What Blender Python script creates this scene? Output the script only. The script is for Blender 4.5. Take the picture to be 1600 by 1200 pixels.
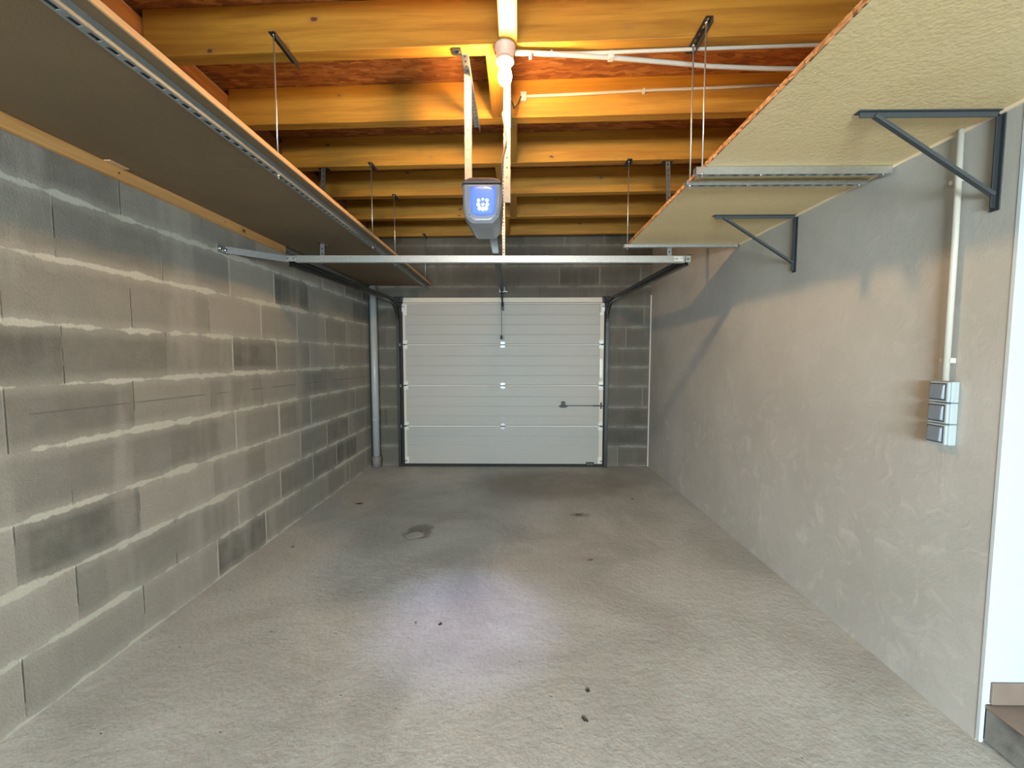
import bpy, bmesh, math, random
from mathutils import Vector, Matrix
random.seed(7)
V = Vector
PI = math.pi
for o in list(bpy.data.objects):
    bpy.data.objects.remove(o, do_unlink=True)
S = bpy.context.scene
COL = S.collection

# ------------------------------------------------------------------ camera
FPX = 645.0
CAMZ = 1.386
pitch = math.atan(42.5 / FPX)
yaw = math.atan(8.5 / FPX)
cd = bpy.data.cameras.new('camera')
cam = bpy.data.objects.new('camera', cd)
COL.objects.link(cam)
cd.sensor_fit = 'HORIZONTAL'
cd.sensor_width = 36.0
cd.lens = FPX / 1600.0 * 36.0
cd.clip_start = 0.02
cam.location = (0, 0, CAMZ)
cam.rotation_euler = (PI / 2 - pitch, 0, yaw)
S.camera = cam

# ------------------------------------------------------------------ world, daylight, exposure
S.view_settings.view_transform = 'Standard'
S.view_settings.look = 'None'
S.view_settings.gamma = 1.0
S.view_settings.use_curve_mapping = False
S.view_settings.exposure = 0.70
w = bpy.data.worlds.new('world')
S.world = w
w.use_nodes = True
w.node_tree.nodes['Background'].inputs['Color'].default_value = (0.75, 0.85, 1.0, 1)
w.node_tree.nodes['Background'].inputs['Strength'].default_value = 0.3


def area_light(name, loc, rot, sx, sy, power, color):
    l = bpy.data.lights.new(name, 'AREA')
    l.shape = 'RECTANGLE'
    l.size = sx
    l.size_y = sy
    l.energy = power
    l.color = color
    o = bpy.data.objects.new(name, l)
    o.location = loc
    o.rotation_euler = rot
    COL.objects.link(o)
    return o


# daylight through the opening in the wall behind the camera, and through the side doorway
area_light('daylight_rear_opening', (-0.05, -3.0, 1.75), (PI / 2 - 0.42, 0, -0.12), 1.9, 1.6, 580, (0.80, 0.95, 1.0))
area_light('daylight_side_passage', (2.75, 0.2, 1.7), (PI / 2 - 0.2, 0, PI / 2), 1.4, 1.6, 7, (0.82, 0.95, 1.0))
BULB_EMIT = 740.0
BULB_COL = (1.0, 0.60, 0.27)


# ------------------------------------------------------------------ node helpers
class NT:
    def __init__(s, name):
        s.m = bpy.data.materials.new(name)
        s.m.use_nodes = True
        s.t = s.m.node_tree
        s.b = s.t.nodes['Principled BSDF']
        s.out = s.t.nodes['Material Output']

    def n(s, typ, **k):
        nd = s.t.nodes.new(typ)
        for a, b in k.items():
            setattr(nd, a, b)
        return nd

    def put(s, sock, v):
        if isinstance(v, bpy.types.NodeSocket):
            s.t.links.new(v, sock)
        elif isinstance(v, (tuple, list)) and len(v) == 3 and sock.type == 'RGBA':
            sock.default_value = (*v, 1)
        else:
            sock.default_value = v

    def math(s, op, a, b=None, c=None, clamp=False):
        nd = s.n('ShaderNodeMath', operation=op, use_clamp=clamp)
        s.put(nd.inputs[0], a)
        if b is not None: s.put(nd.inputs[1], b)
        if c is not None: s.put(nd.inputs[2], c)
        return nd.outputs[0]

    def vmath(s, op, a, b=None):
        nd = s.n('ShaderNodeVectorMath', operation=op)
        s.put(nd.inputs[0], a)
        if b is not None: s.put(nd.inputs[1], b)
        return nd.outputs['Value'] if op in ('LENGTH', 'DISTANCE') else nd.outputs[0]

    def coord(s, which='Object'):
        return s.n('ShaderNodeTexCoord').outputs[which]

    def mapping(s, v, loc=(0, 0, 0), rot=(0, 0, 0), scale=(1, 1, 1)):
        nd = s.n('ShaderNodeMapping')
        s.put(nd.inputs[0], v)
        s.put(nd.inputs['Location'], loc)
        nd.inputs['Rotation'].default_value = rot
        nd.inputs['Scale'].default_value = scale
        return nd.outputs[0]

    def noise(s, v, scale=5, detail=4, rough=0.5, dist=0.0, col=False):
        nd = s.n('ShaderNodeTexNoise')
        s.put(nd.inputs['Vector'], v)
        nd.inputs['Scale'].default_value = scale
        nd.inputs['Detail'].default_value = detail
        nd.inputs['Roughness'].default_value = rough
        nd.inputs['Distortion'].default_value = dist
        return nd.outputs['Color'] if col else nd.outputs['Fac']

    def voro(s, v, scale=5, out='Distance', feature='F1', rnd=1.0):
        nd = s.n('ShaderNodeTexVoronoi', feature=feature)
        s.put(nd.inputs['Vector'], v)
        nd.inputs['Scale'].default_value = scale
        nd.inputs['Randomness'].default_value = rnd
        return nd.outputs[out]

    def ss(s, x, lo, hi, a=0.0, b=1.0):
        nd = s.n('ShaderNodeMapRange', interpolation_type='SMOOTHSTEP')
        s.put(nd.inputs['Value'], x)
        nd.inputs['From Min'].default_value = lo
        nd.inputs['From Max'].default_value = hi
        nd.inputs['To Min'].default_value = a
        nd.inputs['To Max'].default_value = b
        return nd.outputs[0]

    def mix(s, f, a, b, mode='MIX'):
        nd = s.n('ShaderNodeMix', data_type='RGBA', blend_type=mode)
        s.put(nd.inputs[0], f)
        s.put(nd.inputs[6], a if isinstance(a, bpy.types.NodeSocket) else (*a[:3], 1))
        s.put(nd.inputs[7], b if isinstance(b, bpy.types.NodeSocket) else (*b[:3], 1))
        return nd.outputs[2]

    def ramp(s, f, stops):
        nd = s.n('ShaderNodeValToRGB')
        s.put(nd.inputs[0], f)
        e = nd.color_ramp.elements
        while len(e) < len(stops): e.new(0.5)
        for k, (p, c) in enumerate(stops):
            e[k].position = p
            e[k].color = (*c, 1)
        return nd.outputs[0]

    def sep(s, v):
        nd = s.n('ShaderNodeSeparateXYZ')
        s.put(nd.inputs[0], v)
        return nd.outputs

    def comb(s, x, y, z):
        nd = s.n('ShaderNodeCombineXYZ')
        s.put(nd.inputs[0], x); s.put(nd.inputs[1], y); s.put(nd.inputs[2], z)
        return nd.outputs[0]

    def bump(s, h, strength=0.3, dist=0.01):
        nd = s.n('ShaderNodeBump')
        s.put(nd.inputs['Height'], h)
        nd.inputs['Strength'].default_value = strength
        nd.inputs['Distance'].default_value = dist
        s.t.links.new(nd.outputs[0], s.b.inputs['Normal'])

    def attr(s, name):
        nd = s.n('ShaderNodeAttribute', attribute_name=name)
        return nd

    def base(s, c): s.put(s.b.inputs['Base Color'], c)
    def rough(s, r): s.put(s.b.inputs['Roughness'], r)


def simple(name, col, rough=0.5, metal=0.0, nz=0.0, nscale=40, bump=0.0):
    t = NT(name)
    if nz:
        f = t.noise(t.coord(), nscale, 4)
        c = t.mix(f, tuple(x * (1 - nz) for x in col), tuple(min(1, x * (1 + nz)) for x in col))
        t.base(c)
        if bump: t.bump(f, bump, 0.002)
    else:
        t.base(col)
    t.rough(rough)
    t.b.inputs['Metallic'].default_value = metal
    return t.m


M = {}
M['galv'] = simple('galvanised_steel', (0.52, 0.54, 0.53), 0.33, 0.85, 0.18, 60)
M['galv_dull'] = simple('dull_galvanised_steel', (0.30, 0.31, 0.31), 0.42, 0.8, 0.2, 60)
M['dark_steel'] = simple('dark_steel', (0.045, 0.045, 0.048), 0.45, 0.6)
M['black'] = simple('black_painted_metal', (0.022, 0.026, 0.03), 0.5, 0.0)
M['rubber'] = simple('black_rubber', (0.008, 0.008, 0.009), 0.7)
M['bracket'] = simple('dark_grey_painted_steel', (0.055, 0.062, 0.066), 0.5, 0.2)
M['conduit'] = simple('white_pvc', (0.50, 0.48, 0.42), 0.5)
M['clip'] = simple('white_plastic_clip', (0.52, 0.50, 0.45), 0.45)
M['pvc'] = simple('grey_pvc_pipe', (0.34, 0.36, 0.365), 0.3, 0, 0.1, 6)
M['pvc_dark'] = simple('worn_brown_grey_pvc', (0.17, 0.15, 0.14), 0.6, 0, 0.3, 30)
M['white_wall'] = simple('white_painted_plaster', (0.47, 0.52, 0.55), 0.7, 0, 0.03, 12)
M['hinge'] = simple('zinc_plated_hinge', (0.66, 0.65, 0.61), 0.35, 0.3, 0.25, 60)
M['zinc_matte'] = simple('matte_zinc_channel', (0.20, 0.215, 0.21), 0.55, 0.35, 0.12, 50)
M['zinc_strap'] = simple('matte_zinc_strap', (0.24, 0.225, 0.19), 0.6, 0.3, 0.12, 50)
M['track'] = simple('dark_zinc_track', (0.12, 0.12, 0.12), 0.24, 0.9, 0.15, 30)
M['cord'] = simple('dark_cord', (0.05, 0.045, 0.04), 0.8)
M['tan_cable'] = simple('brown_cable', (0.10, 0.06, 0.04), 0.6)
M['switch_body'] = simple('pale_grey_switch_plastic', (0.36, 0.415, 0.43), 0.5)
M['switch_face'] = simple('grey_switch_rocker', (0.17, 0.20, 0.235), 0.35)
M['switch_gap'] = simple('dark_switch_gap', (0.05, 0.06, 0.07), 0.5)
M['opener_body'] = simple('grey_opener_plastic', (0.20, 0.205, 0.225), 0.35)
M['opener_lid'] = simple('dark_brown_opener_lid', (0.06, 0.04, 0.035), 0.35)
M['porcelain'] = simple('off_white_lamp_holder', (0.62, 0.50, 0.42), 0.45)
M['debris'] = simple('dark_leaf_debris', (0.025, 0.02, 0.015), 0.8)
M['debris_brown'] = simple('brown_debris', (0.09, 0.07, 0.055), 0.9)
M['sticker'] = simple('grey_printed_sticker', (0.42, 0.43, 0.42), 0.5)
M['screw'] = simple('bright_zinc_bolt', (0.8, 0.8, 0.8), 0.2, 1.0)
M['tile'] = simple('brown_floor_tile', (0.20, 0.15, 0.12), 0.5, 0, 0.2, 14)
M['grout'] = simple('pale_grout', (0.55, 0.50, 0.44), 0.8)


def emit(name, col, strength):
    t = NT(name)
    t.base(col)
    t.put(t.b.inputs['Emission Color'], col)
    t.b.inputs['Emission Strength'].default_value = strength
    return t.m


M['bulb'] = emit('lit_bulb_glass', BULB_COL, BULB_EMIT)
M['led'] = emit('lit_led', (0.75, 0.85, 1.0), 9.0)
M['led_cover'] = emit('blue_lit_lamp_cover', (0.10, 0.20, 1.0), 0.85)
M['led_cover'].node_tree.nodes['Principled BSDF'].inputs['Base Color'].default_value = (0.03, 0.05, 0.2, 1)


# pine timber, grain along the given object axis
def pine(name, axis=0, light=(0.46, 0.225, 0.022), dark=(0.32, 0.135, 0.011), knots=True):
    t = NT(name)
    oi = t.n('ShaderNodeObjectInfo')
    rnd = t.math('MULTIPLY', oi.outputs['Random'], 37.0)
    co = t.vmath('ADD', t.coord(), t.comb(rnd, rnd, rnd))
    sc = [9.0, 9.0, 9.0]
    sc[axis] = 0.55
    g = t.mapping(co, scale=sc)
    f1 = t.noise(g, 2.2, 6, 0.55, 0.6)
    sc2 = [60.0, 60.0, 60.0]
    sc2[axis] = 1.5
    f2 = t.noise(t.mapping(co, scale=sc2), 1.6, 3, 0.6)
    f3 = t.noise(co, 1.6, 3)
    c = t.mix(t.ss(f1, 0.32, 0.72), light, dark)
    c = t.mix(t.math('MULTIPLY', t.ss(f2, 0.5, 0.75), 0.35), c, tuple(x * 0.6 for x in dark))
    c = t.mix(t.math('MULTIPLY', t.ss(f3, 0.5, 0.75), 0.4), c, (0.38, 0.165, 0.02))
    h = f2
    if knots:
        sk = [0.5, 0.5, 8.0]
        sk[axis] = 4.8
        kv = t.mapping(t.vmath('ADD', co, t.mapping(t.noise(co, 30, 2, col=True), scale=(0.02, 0.02, 0.02))), scale=sk)
        d = t.voro(kv, 1.0, 'Distance')
        keep = t.sep(t.voro(kv, 1.0, 'Color'))[0]
        k = t.math('MULTIPLY', t.ss(d, 0.055, 0.095, 1, 0), t.math('GREATER_THAN', keep, 0.28))
        halo = t.math('MULTIPLY', t.ss(d, 0.06, 0.22, 0.45, 0), t.math('GREATER_THAN', keep, 0.28))
        c = t.mix(halo, c, (0.30, 0.14, 0.04))
        c = t.mix(k, c, (0.11, 0.035, 0.012))
    t.base(c)
    t.rough(0.62)
    t.bump(h, 0.15, 0.002)
    return t.m


M['pine_x'] = pine('pine_joist_timber', 0)
M['pine_y'] = pine('pine_timber_lengthways', 1)
M['pine_batten'] = pine('orange_pine_batten', 1, (0.60, 0.33, 0.12), (0.46, 0.23, 0.08))
M['pine_side'] = pine('red_brown_rim_timber', 1, (0.36, 0.15, 0.04), (0.22, 0.075, 0.018))

# OSB deck
t = NT('oriented_strand_board')
co = t.coord()
warp = t.mapping(t.noise(co, 9, 3, 0.6, col=True), scale=(0.05, 0.05, 0.0))
c2 = t.vmath('ADD', co, warp)


def flakes(rot, sc, off):
    v = t.mapping(c2, loc=(off, off * 1.7, 0), rot=(0, 0, rot), scale=sc)
    return t.sep(t.voro(v, 1.0, 'Color')), t.voro(v, 1.0, 'Distance')


a1, d1 = flakes(0.5, (8, 46, 1), 0.3)
a2, d2 = flakes(-0.7, (10, 56, 1), 3.1)
a3, d3 = flakes(1.5, (14, 52, 1), 7.7)
sel = t.math('GREATER_THAN', a1[1], 0.52)
sel2 = t.math('GREATER_THAN', a2[1], 0.6)
tone = t.mix(sel, t.comb(a3[0], a3[0], a3[0]), t.comb(a1[0], a1[0], a1[0]))
tone = t.mix(sel2, tone, t.comb(a2[0], a2[0], a2[0]))
fine = t.noise(t.mapping(c2, rot=(0, 0, 0.5), scale=(20, 120, 1)), 1.0, 3)
tt = t.math('ADD', t.math('MULTIPLY', t.sep(tone)[0], 0.6), t.math('MULTIPLY', fine, 0.42))
t.base(t.ramp(tt, [(0.1, (0.13, 0.036, 0.010)), (0.4, (0.25, 0.082, 0.020)), (0.7, (0.36, 0.14, 0.036)), (0.95, (0.50, 0.25, 0.08))]))
t.rough(0.6)
t.bump(tt, 0.4, 0.004)
M['osb'] = t.m


def particle(name, c1, c2_, bumpy=0.35, nsc=210):
    t = NT(name)
    co = t.coord()
    f = t.noise(co, nsc, 3, 0.6)
    g = t.noise(co, 1.4, 4, 0.6)
    h = t.noise(co, 38, 3)
    c = t.mix(t.ss(g, 0.35, 0.65), c1, c2_)
    c = t.mix(t.math('MULTIPLY', t.ss(f, 0.5, 0.75), 0.25), c, tuple(x * 0.62 for x in c1))
    t.base(c)
    t.rough(0.62)
    t.bump(t.math('ADD', f, h), bumpy, 0.003)
    return t.m


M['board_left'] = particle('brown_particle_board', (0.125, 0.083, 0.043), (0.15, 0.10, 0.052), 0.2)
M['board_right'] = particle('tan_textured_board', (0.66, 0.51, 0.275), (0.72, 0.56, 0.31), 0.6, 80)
M['board_edge'] = particle('pale_board_edge', (0.55, 0.35, 0.18), (0.45, 0.27, 0.13), 0.3, 120)
t = NT('chipboard_edge')
v = t.voro(t.mapping(t.coord(), scale=(60, 60, 160)), 1.0, 'Color')
t.base(t.ramp(t.sep(v)[0], [(0, (0.12, 0.05, 0.02)), (0.5, (0.35, 0.17, 0.07)), (1, (0.60, 0.36, 0.18))]))
t.rough(0.8)
M['osb_edge'] = t.m

# concrete block walls
t = NT('grey_concrete_blocks_with_mortar')
uv = t.n('ShaderNodeUVMap', uv_map='UVMap').outputs[0]
us = t.sep(uv)
hw = t.attr('hw').outputs['Fac']
hh = t.attr('hh').outputs['Fac']
tint = t.attr('tint').outputs['Fac']
vj = t.attr('vj').outputs['Fac']
co = t.coord()
cs = t.sep(co)
n_lo = t.noise(co, 5.0, 4, 0.6)
n_mid = t.noise(co, 16, 5, 0.62)
n_hi = t.noise(co, 130, 4, 0.65)
du = t.math('SUBTRACT', hw, t.math('ABSOLUTE', us[0]))
dv = t.math('SUBTRACT', hh, t.math('ABSOLUTE', us[1]))
nn = t.math('MULTIPLY', t.math('SUBTRACT', n_mid, 0.5), 0.032)
nn2 = t.math('MULTIPLY', t.math('SUBTRACT', n_lo, 0.5), 0.075)
dvn = t.math('ADD', dv, t.math('ADD', nn, nn2))
mh = t.ss(dvn, 0.004, 0.015, 1, 0)
smear = t.ss(dvn, 0.012, 0.06, 0.35, 0)
dark_j = t.math('MULTIPLY', t.ss(du, 0.0012, 0.0045, 0.65, 0), t.ss(n_lo, 0.46, 0.58))
light_j = t.math('MULTIPLY', t.ss(t.math('ADD', du, t.math('MULTIPLY', nn, 0.35)), 0.008, 0.016, 1, 0), t.math('GREATER_THAN', vj, 0.74))
blk = t.mix(tint, (0.105, 0.100, 0.082), (0.30, 0.278, 0.235))
blk = t.mix(t.math('MULTIPLY', t.ss(n_lo, 0.35, 0.7), 0.4), blk, (0.27, 0.255, 0.21))
# vertical water marks / smears
wm = t.noise(t.mapping(co, scale=(4.0, 4.0, 0.55)), 1.3, 3, 0.5)
blk = t.mix(t.math('MULTIPLY', t.ss(wm, 0.5, 0.7), 0.45), blk, (0.37, 0.35, 0.305))
blk = t.mix(t.math('MULTIPLY', t.ss(wm, 0.30, 0.45, 1, 0), 0.3), blk, (0.20, 0.20, 0.185))
blk = t.mix(t.math('MULTIPLY', t.ss(n_hi, 0.42, 0.72), 0.3), blk, (0.14, 0.14, 0.12))
c = t.mix(smear, blk, (0.38, 0.365, 0.31))
c = t.mix(dark_j, c, (0.07, 0.07, 0.062))
c = t.mix(t.math('MAXIMUM', mh, light_j), c, (0.44, 0.425, 0.36))
c = t.mix(t.math('MULTIPLY', t.attr('darken').outputs['Fac'], 0.68), c, (0.05, 0.043, 0.033))  # mixes the back wall's blocks and joints evenly towards dark brown
# pencil levelling line
ln = t.ss(t.math('ABSOLUTE', t.math('SUBTRACT', cs[2], t.math('ADD', 1.178, t.math('MULTIPLY', cs[1], -0.007)))), 0.0022, 0.0042, 1, 0)
lg = t.ss(t.noise(t.mapping(co, scale=(1, 5, 1)), 1.0, 2), 0.40, 0.50)
isleft = t.math('LESS_THAN', cs[0], -1.80)
c = t.mix(t.math('MULTIPLY', t.math('MULTIPLY', ln, lg), t.math('MULTIPLY', isleft, 0.7)), c, (0.10, 0.095, 0.085))
t.base(c)
t.rough(0.9)
hgt = t.math('ADD', t.math('MULTIPLY', n_hi, 0.35), t.math('MULTIPLY', n_mid, 0.5))
hgt = t.math('SUBTRACT', hgt, t.math('MULTIPLY', dark_j, 1.4))
hgt = t.math('SUBTRACT', hgt, t.math('MULTIPLY', mh, 0.15))
t.bump(hgt, 0.55, 0.008)
M['block'] = t.m

# trowelled render
t = NT('grey_trowelled_render')
co = t.coord()
wv = t.vmath('ADD', co, t.mapping(t.noise(co, 2.2, 3, 0.5, col=True), scale=(0.5, 0.5, 0.5)))
s1 = t.noise(wv, 5.5, 5, 0.62, 1.8)
s2 = t.noise(co, 1.1, 4, 0.6)
s3 = t.noise(co, 160, 3, 0.6)
s4 = t.noise(wv, 14, 4, 0.6, 1.2)
low = t.ss(t.sep(co)[2], 0.2, 1.5, 1, 0.35)
c = t.mix(t.ss(s2, 0.3, 0.7), (0.38, 0.365, 0.335), (0.46, 0.445, 0.415))
c = t.mix(t.math('MULTIPLY', t.math('MULTIPLY', t.ss(s1, 0.50, 0.74), low), 0.5), c, (0.62, 0.60, 0.56))
c = t.mix(t.math('MULTIPLY', t.math('MULTIPLY', t.ss(s4, 0.54, 0.7), low), 0.28), c, (0.33, 0.31, 0.28))
t.base(c)
t.rough(0.72)
t.bump(t.math('ADD', t.math('MULTIPLY', s3, 0.12), t.math('ADD', t.math('MULTIPLY', s1, 0.35), t.math('MULTIPLY', s4, 0.25))), 0.3, 0.01)
M['render'] = t.m

# concrete floor
t = NT('grey_concrete_floor')
co = t.coord()
cs = t.sep(co)
f1 = t.noise(co, 1.3, 5, 0.62, 0.6)
f2 = t.noise(co, 7, 5, 0.65)
f3 = t.noise(co, 60, 4, 0.7)
f4 = t.noise(co, 22, 3, 0.6)
f5 = t.noise(t.mapping(co, scale=(1, 3.0, 1)), 5, 4, 0.6, 1.0)
c = t.mix(t.ss(f1, 0.35, 0.66), (0.34, 0.335, 0.305), (0.45, 0.45, 0.42))
c = t.mix(t.math('MULTIPLY', t.ss(f2, 0.52, 0.75), 0.4), c, (0.36, 0.32, 0.275))
c = t.mix(t.math('MULTIPLY', t.ss(f5, 0.55, 0.75), 0.3), c, (0.30, 0.285, 0.25))
c = t.mix(t.math('MULTIPLY', t.ss(f3, 0.45, 0.72), 0.45), c, (0.24, 0.225, 0.19))
pits = t.voro(t.mapping(t.vmath('ADD', co, t.mapping(f4, scale=(0.03, 0.03, 0))), scale=(1, 1, 1)), 16, 'Distance')
keep = t.sep(t.voro(co, 16, 'Color'))[1]
pit = t.math('MULTIPLY', t.ss(pits, 0.05, 0.14, 1, 0), t.math('GREATER_THAN', keep, 0.86))
c = t.mix(t.math('MULTIPLY', pit, 0.45), c, (0.17, 0.155, 0.13))
nf = t.math('MULTIPLY', t.math('SUBTRACT', f2, 0.5), 0.9)


def blob(x, y, sx, sy, lo, hi):
    dx = t.math('DIVIDE', t.math('SUBTRACT', cs[0], x), sx)
    dy = t.math('DIVIDE', t.math('SUBTRACT', cs[1], y), sy)
    r = t.math('SQRT', t.math('ADD', t.math('MULTIPLY', dx, dx), t.math('MULTIPLY', dy, dy)))
    return t.ss(t.math('ADD', r, nf), lo, hi, 1, 0)


c = t.mix(t.math('MULTIPLY', blob(0.42, 4.45, 1.0, 0.62, 0.5, 1.1), 0.7), c, (0.18, 0.145, 0.105))   # brown stain by the door
sp = blob(-0.78, 3.2, 0.16, 0.20, 0.5, 0.85)
sp_in = blob(-0.80, 3.14, 0.10, 0.11, 0.45, 0.8)
ring = t.math('SUBTRACT', sp, sp_in, clamp=True)
c = t.mix(t.math('MULTIPLY', ring, 0.8), c, (0.17, 0.155, 0.135))                                    # spalled patch
c = t.mix(t.math('MULTIPLY', blob(0.55, 3.55, 0.13, 0.07, 0.5, 0.9), 0.55), c, (0.15, 0.13, 0.11))
c = t.mix(t.math('MULTIPLY', blob(0.5, 2.75, 0.25, 0.10, 0.3, 0.9), 0.3), c, (0.25, 0.20, 0.17))
t.base(c)
t.rough(t.ss(f2, 0.3, 0.7, 0.42, 0.6))
t.bump(t.math('SUBTRACT', t.math('ADD', t.math('ADD', t.math('MULTIPLY', f3, 0.3), t.math('MULTIPLY', f4, 0.5)), t.math('MULTIPLY', f1, 0.4)), t.math('ADD', t.math('MULTIPLY', pit, 0.4), ring)), 0.6, 0.012)
M['floor'] = t.m

t = NT('dark_concrete_riser')
co = t.coord()
f = t.noise(co, 9, 5, 0.65)
g = t.noise(co, 3.5, 3, 0.5)
c = t.mix(f, (0.13, 0.13, 0.115), (0.24, 0.235, 0.21))
c = t.mix(t.ss(g, 0.54, 0.66), c, (0.045, 0.045, 0.042))
t.base(c); t.rough(0.9); t.bump(f, 0.5, 0.01)
M['riser'] = t.m

t = NT('white_door_panel')
co = t.coord()
f = t.noise(co, 220, 2, 0.5)
g = t.noise(co, 1.2, 3, 0.5)
t.base(t.mix(g, (0.32, 0.308, 0.28), (0.355, 0.345, 0.32)))
t.rough(0.5)
t.bump(f, 0.12, 0.001)
M['door'] = t.m
M['door_lip'] = simple('white_door_lip', (0.62, 0.60, 0.56), 0.35)
M['door_cap'] = simple('cream_door_frame', (0.55, 0.50, 0.42), 0.45)


M['edge_pale'] = simple('pale_edge_strip', (0.78, 0.64, 0.46), 0.6)


# ------------------------------------------------------------------ mesh helpers
def box(bm, x0, x1, y0, y1, z0, z1):
    vs = [bm.verts.new((x, y, z)) for x in (x0, x1) for y in (y0, y1) for z in (z0, z1)]
    for q in ((0, 1, 3, 2), (4, 6, 7, 5), (0, 4, 5, 1), (2, 3, 7, 6), (0, 2, 6, 4), (1, 5, 7, 3)):
        bm.faces.new([vs[i] for i in q])


def obox(bm, c, a, b, d):
    """oriented box: centre c, half-vectors a, b, d"""
    c, a, b, d = V(c), V(a), V(b), V(d)
    vs = [bm.verts.new(c + a * i + b * j + d * k) for i in (-1, 1) for j in (-1, 1) for k in (-1, 1)]
    for q in ((0, 1, 3, 2), (4, 6, 7, 5), (0, 4, 5, 1), (2, 3, 7, 6), (0, 2, 6, 4), (1, 5, 7, 3)):
        bm.faces.new([vs[i] for i in q])


def bar(bm, p0, p1, wdir, w, th, off=(0, 0, 0)):
    """rectangular bar from p0 to p1; w along wdir, th along the third axis"""
    p0, p1 = V(p0) + V(off), V(p1) + V(off)
    d = (p1 - p0)
    wv = V(wdir) - d.normalized() * V(wdir).dot(d.normalized())
    wv.normalize()
    nv = d.normalized().cross(wv)
    obox(bm, (p0 + p1) / 2, d / 2, wv * w / 2, nv * th / 2)


def tube(bm, pts, r, seg=12, caps=True):
    pts = [V(p) for p in pts]
    rings = []
    up = V((0, 0, 1))
    prev = None
    for i, p in enumerate(pts):
        if i == 0: d = pts[1] - p
        elif i == len(pts) - 1: d = p - pts[i - 1]
        else: d = (pts[i + 1] - p).normalized() + (p - pts[i - 1]).normalized()
        d.normalize()
        if prev is None:
            a = d.cross(up if abs(d.z) < 0.9 else V((1, 0, 0))).normalized()
        else:
            a = (prev - d * prev.dot(d)).normalized()
        prev = a
        b = d.cross(a)
        rr = r[i] if isinstance(r, (list, tuple)) else r
        rings.append([bm.verts.new(p + (a * math.cos(2 * PI * k / seg) + b * math.sin(2 * PI * k / seg)) * rr) for k in range(seg)])
    for i in range(len(rings) - 1):
        for k in range(seg):
            f = bm.faces.new([rings[i][k], rings[i][(k + 1) % seg], rings[i + 1][(k + 1) % seg], rings[i + 1][k]])
            f.smooth = True
    if caps:
        bm.faces.new(rings[0][::-1])
        bm.faces.new(rings[-1])


def lathe(bm, c, prof, seg=24, axis='Z'):
    c = V(c)
    rings = []
    for r, h in prof:
        ring = []
        for k in range(seg):
            a = 2 * PI * k / seg
            if axis == 'Z': p = V((r * math.cos(a), r * math.sin(a), h))
            elif axis == 'Y': p = V((r * math.cos(a), h, r * math.sin(a)))
            else: p = V((h, r * math.cos(a), r * math.sin(a)))
            ring.append(bm.verts.new(c + p))
        rings.append(ring)
    for i in range(len(rings) - 1):
        for k in range(seg):
            f = bm.faces.new([rings[i][k], rings[i][(k + 1) % seg], rings[i + 1][(k + 1) % seg], rings[i + 1][k]])
            f.smooth = True
    bm.faces.new(rings[0][::-1])
    bm.faces.new(rings[-1])


def sweep(bm, path, prof, side):
    """sweep an open profile [(s, n)...] along path; s along 'side' vector, n along local normal (side x dir)."""
    path = [V(p) for p in path]
    side = V(side).normalized()
    rings = []
    for i, p in enumerate(path):
        if i == 0: d = path[1] - p
        elif i == len(path) - 1: d = p - path[i - 1]
        else: d = (path[i + 1] - p).normalized() + (p - path[i - 1]).normalized()
        d.normalize()
        n = side.cross(d).normalized()
        rings.append([bm.verts.new(p + side * s + n * q) for s, q in prof])
    m = len(prof)
    for i in range(len(rings) - 1):
        for k in range(m):
            bm.faces.new([rings[i][k], rings[i][(k + 1) % m], rings[i + 1][(k + 1) % m], rings[i + 1][k]])
    bm.faces.new(rings[0][::-1])
    bm.faces.new(rings[-1])


def perf(bm, p0, p1, wdir, w, th, pitch, hl, hw_, start=None):
    """flat strip p0-p1 with real holes (hl long, hw_ wide) every pitch"""
    p0, p1 = V(p0), V(p1)
    d = p1 - p0
    L = d.length
    d.normalize()
    wv = V(wdir) - d * V(wdir).dot(d)
    wv.normalize()
    nv = d.cross(wv)
    e = (w - hw_) / 2
    for sgn in (-1, 1):
        obox(bm, p0 + d * L / 2 + wv * sgn * (hw_ / 2 + e / 2), d * L / 2, wv * e / 2, nv * th / 2)
    n = max(1, int(L / pitch))
    x = 0.0
    for i in range(n + 1):
        a = i * pitch - (pitch - hl) / 2
        b = i * pitch + (pitch - hl) / 2
        a, b = max(0, a), min(L, b if i < n else L)
        if b > a + 1e-4:
            obox(bm, p0 + d * (a + b) / 2, d * (b - a) / 2, wv * hw_ / 2, nv * th / 2)


def obj(name, bm, mat, parent=None, bevel=0.0, loc=None, seg=1, smooth=False):
    bmesh.ops.recalc_face_normals(bm, faces=bm.faces)
    me = bpy.data.meshes.new(name)
    bm.to_mesh(me)
    bm.free()
    if smooth:
        for p in me.polygons: p.use_smooth = True
    o = bpy.data.objects.new(name, me)
    COL.objects.link(o)
    ms = mat if isinstance(mat, (list, tuple)) else [mat]
    for m in ms: me.materials.append(m)
    if parent is not None:
        o.parent = parent
        o.matrix_parent_inverse = parent.matrix_basis.inverted()
    if bevel:
        md = o.modifiers.new('bevel', 'BEVEL')
        md.width = bevel
        md.segments = seg
        md.limit_method = 'ANGLE'
        md.angle_limit = math.radians(40)
    return o


def B(): return bmesh.new()


def thing(name, label, cat, loc=(0, 0, 0), group=None):
    o = bpy.data.objects.new(name, None)
    o.empty_display_size = 0.1
    COL.objects.link(o)
    o.location = loc
    o['label'] = label
    o['category'] = cat
    if group: o['group'] = group
    return o


def tag(o, label, cat, group=None):
    o['label'] = label
    o['category'] = cat
    if group: o['group'] = group
    return o


def struct(name, bm, mat, label, cat, bevel=0.0):
    o = obj(name, bm, mat, None, bevel)
    o['kind'] = 'structure'
    o['label'] = label
    o['category'] = cat
    return o


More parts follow.
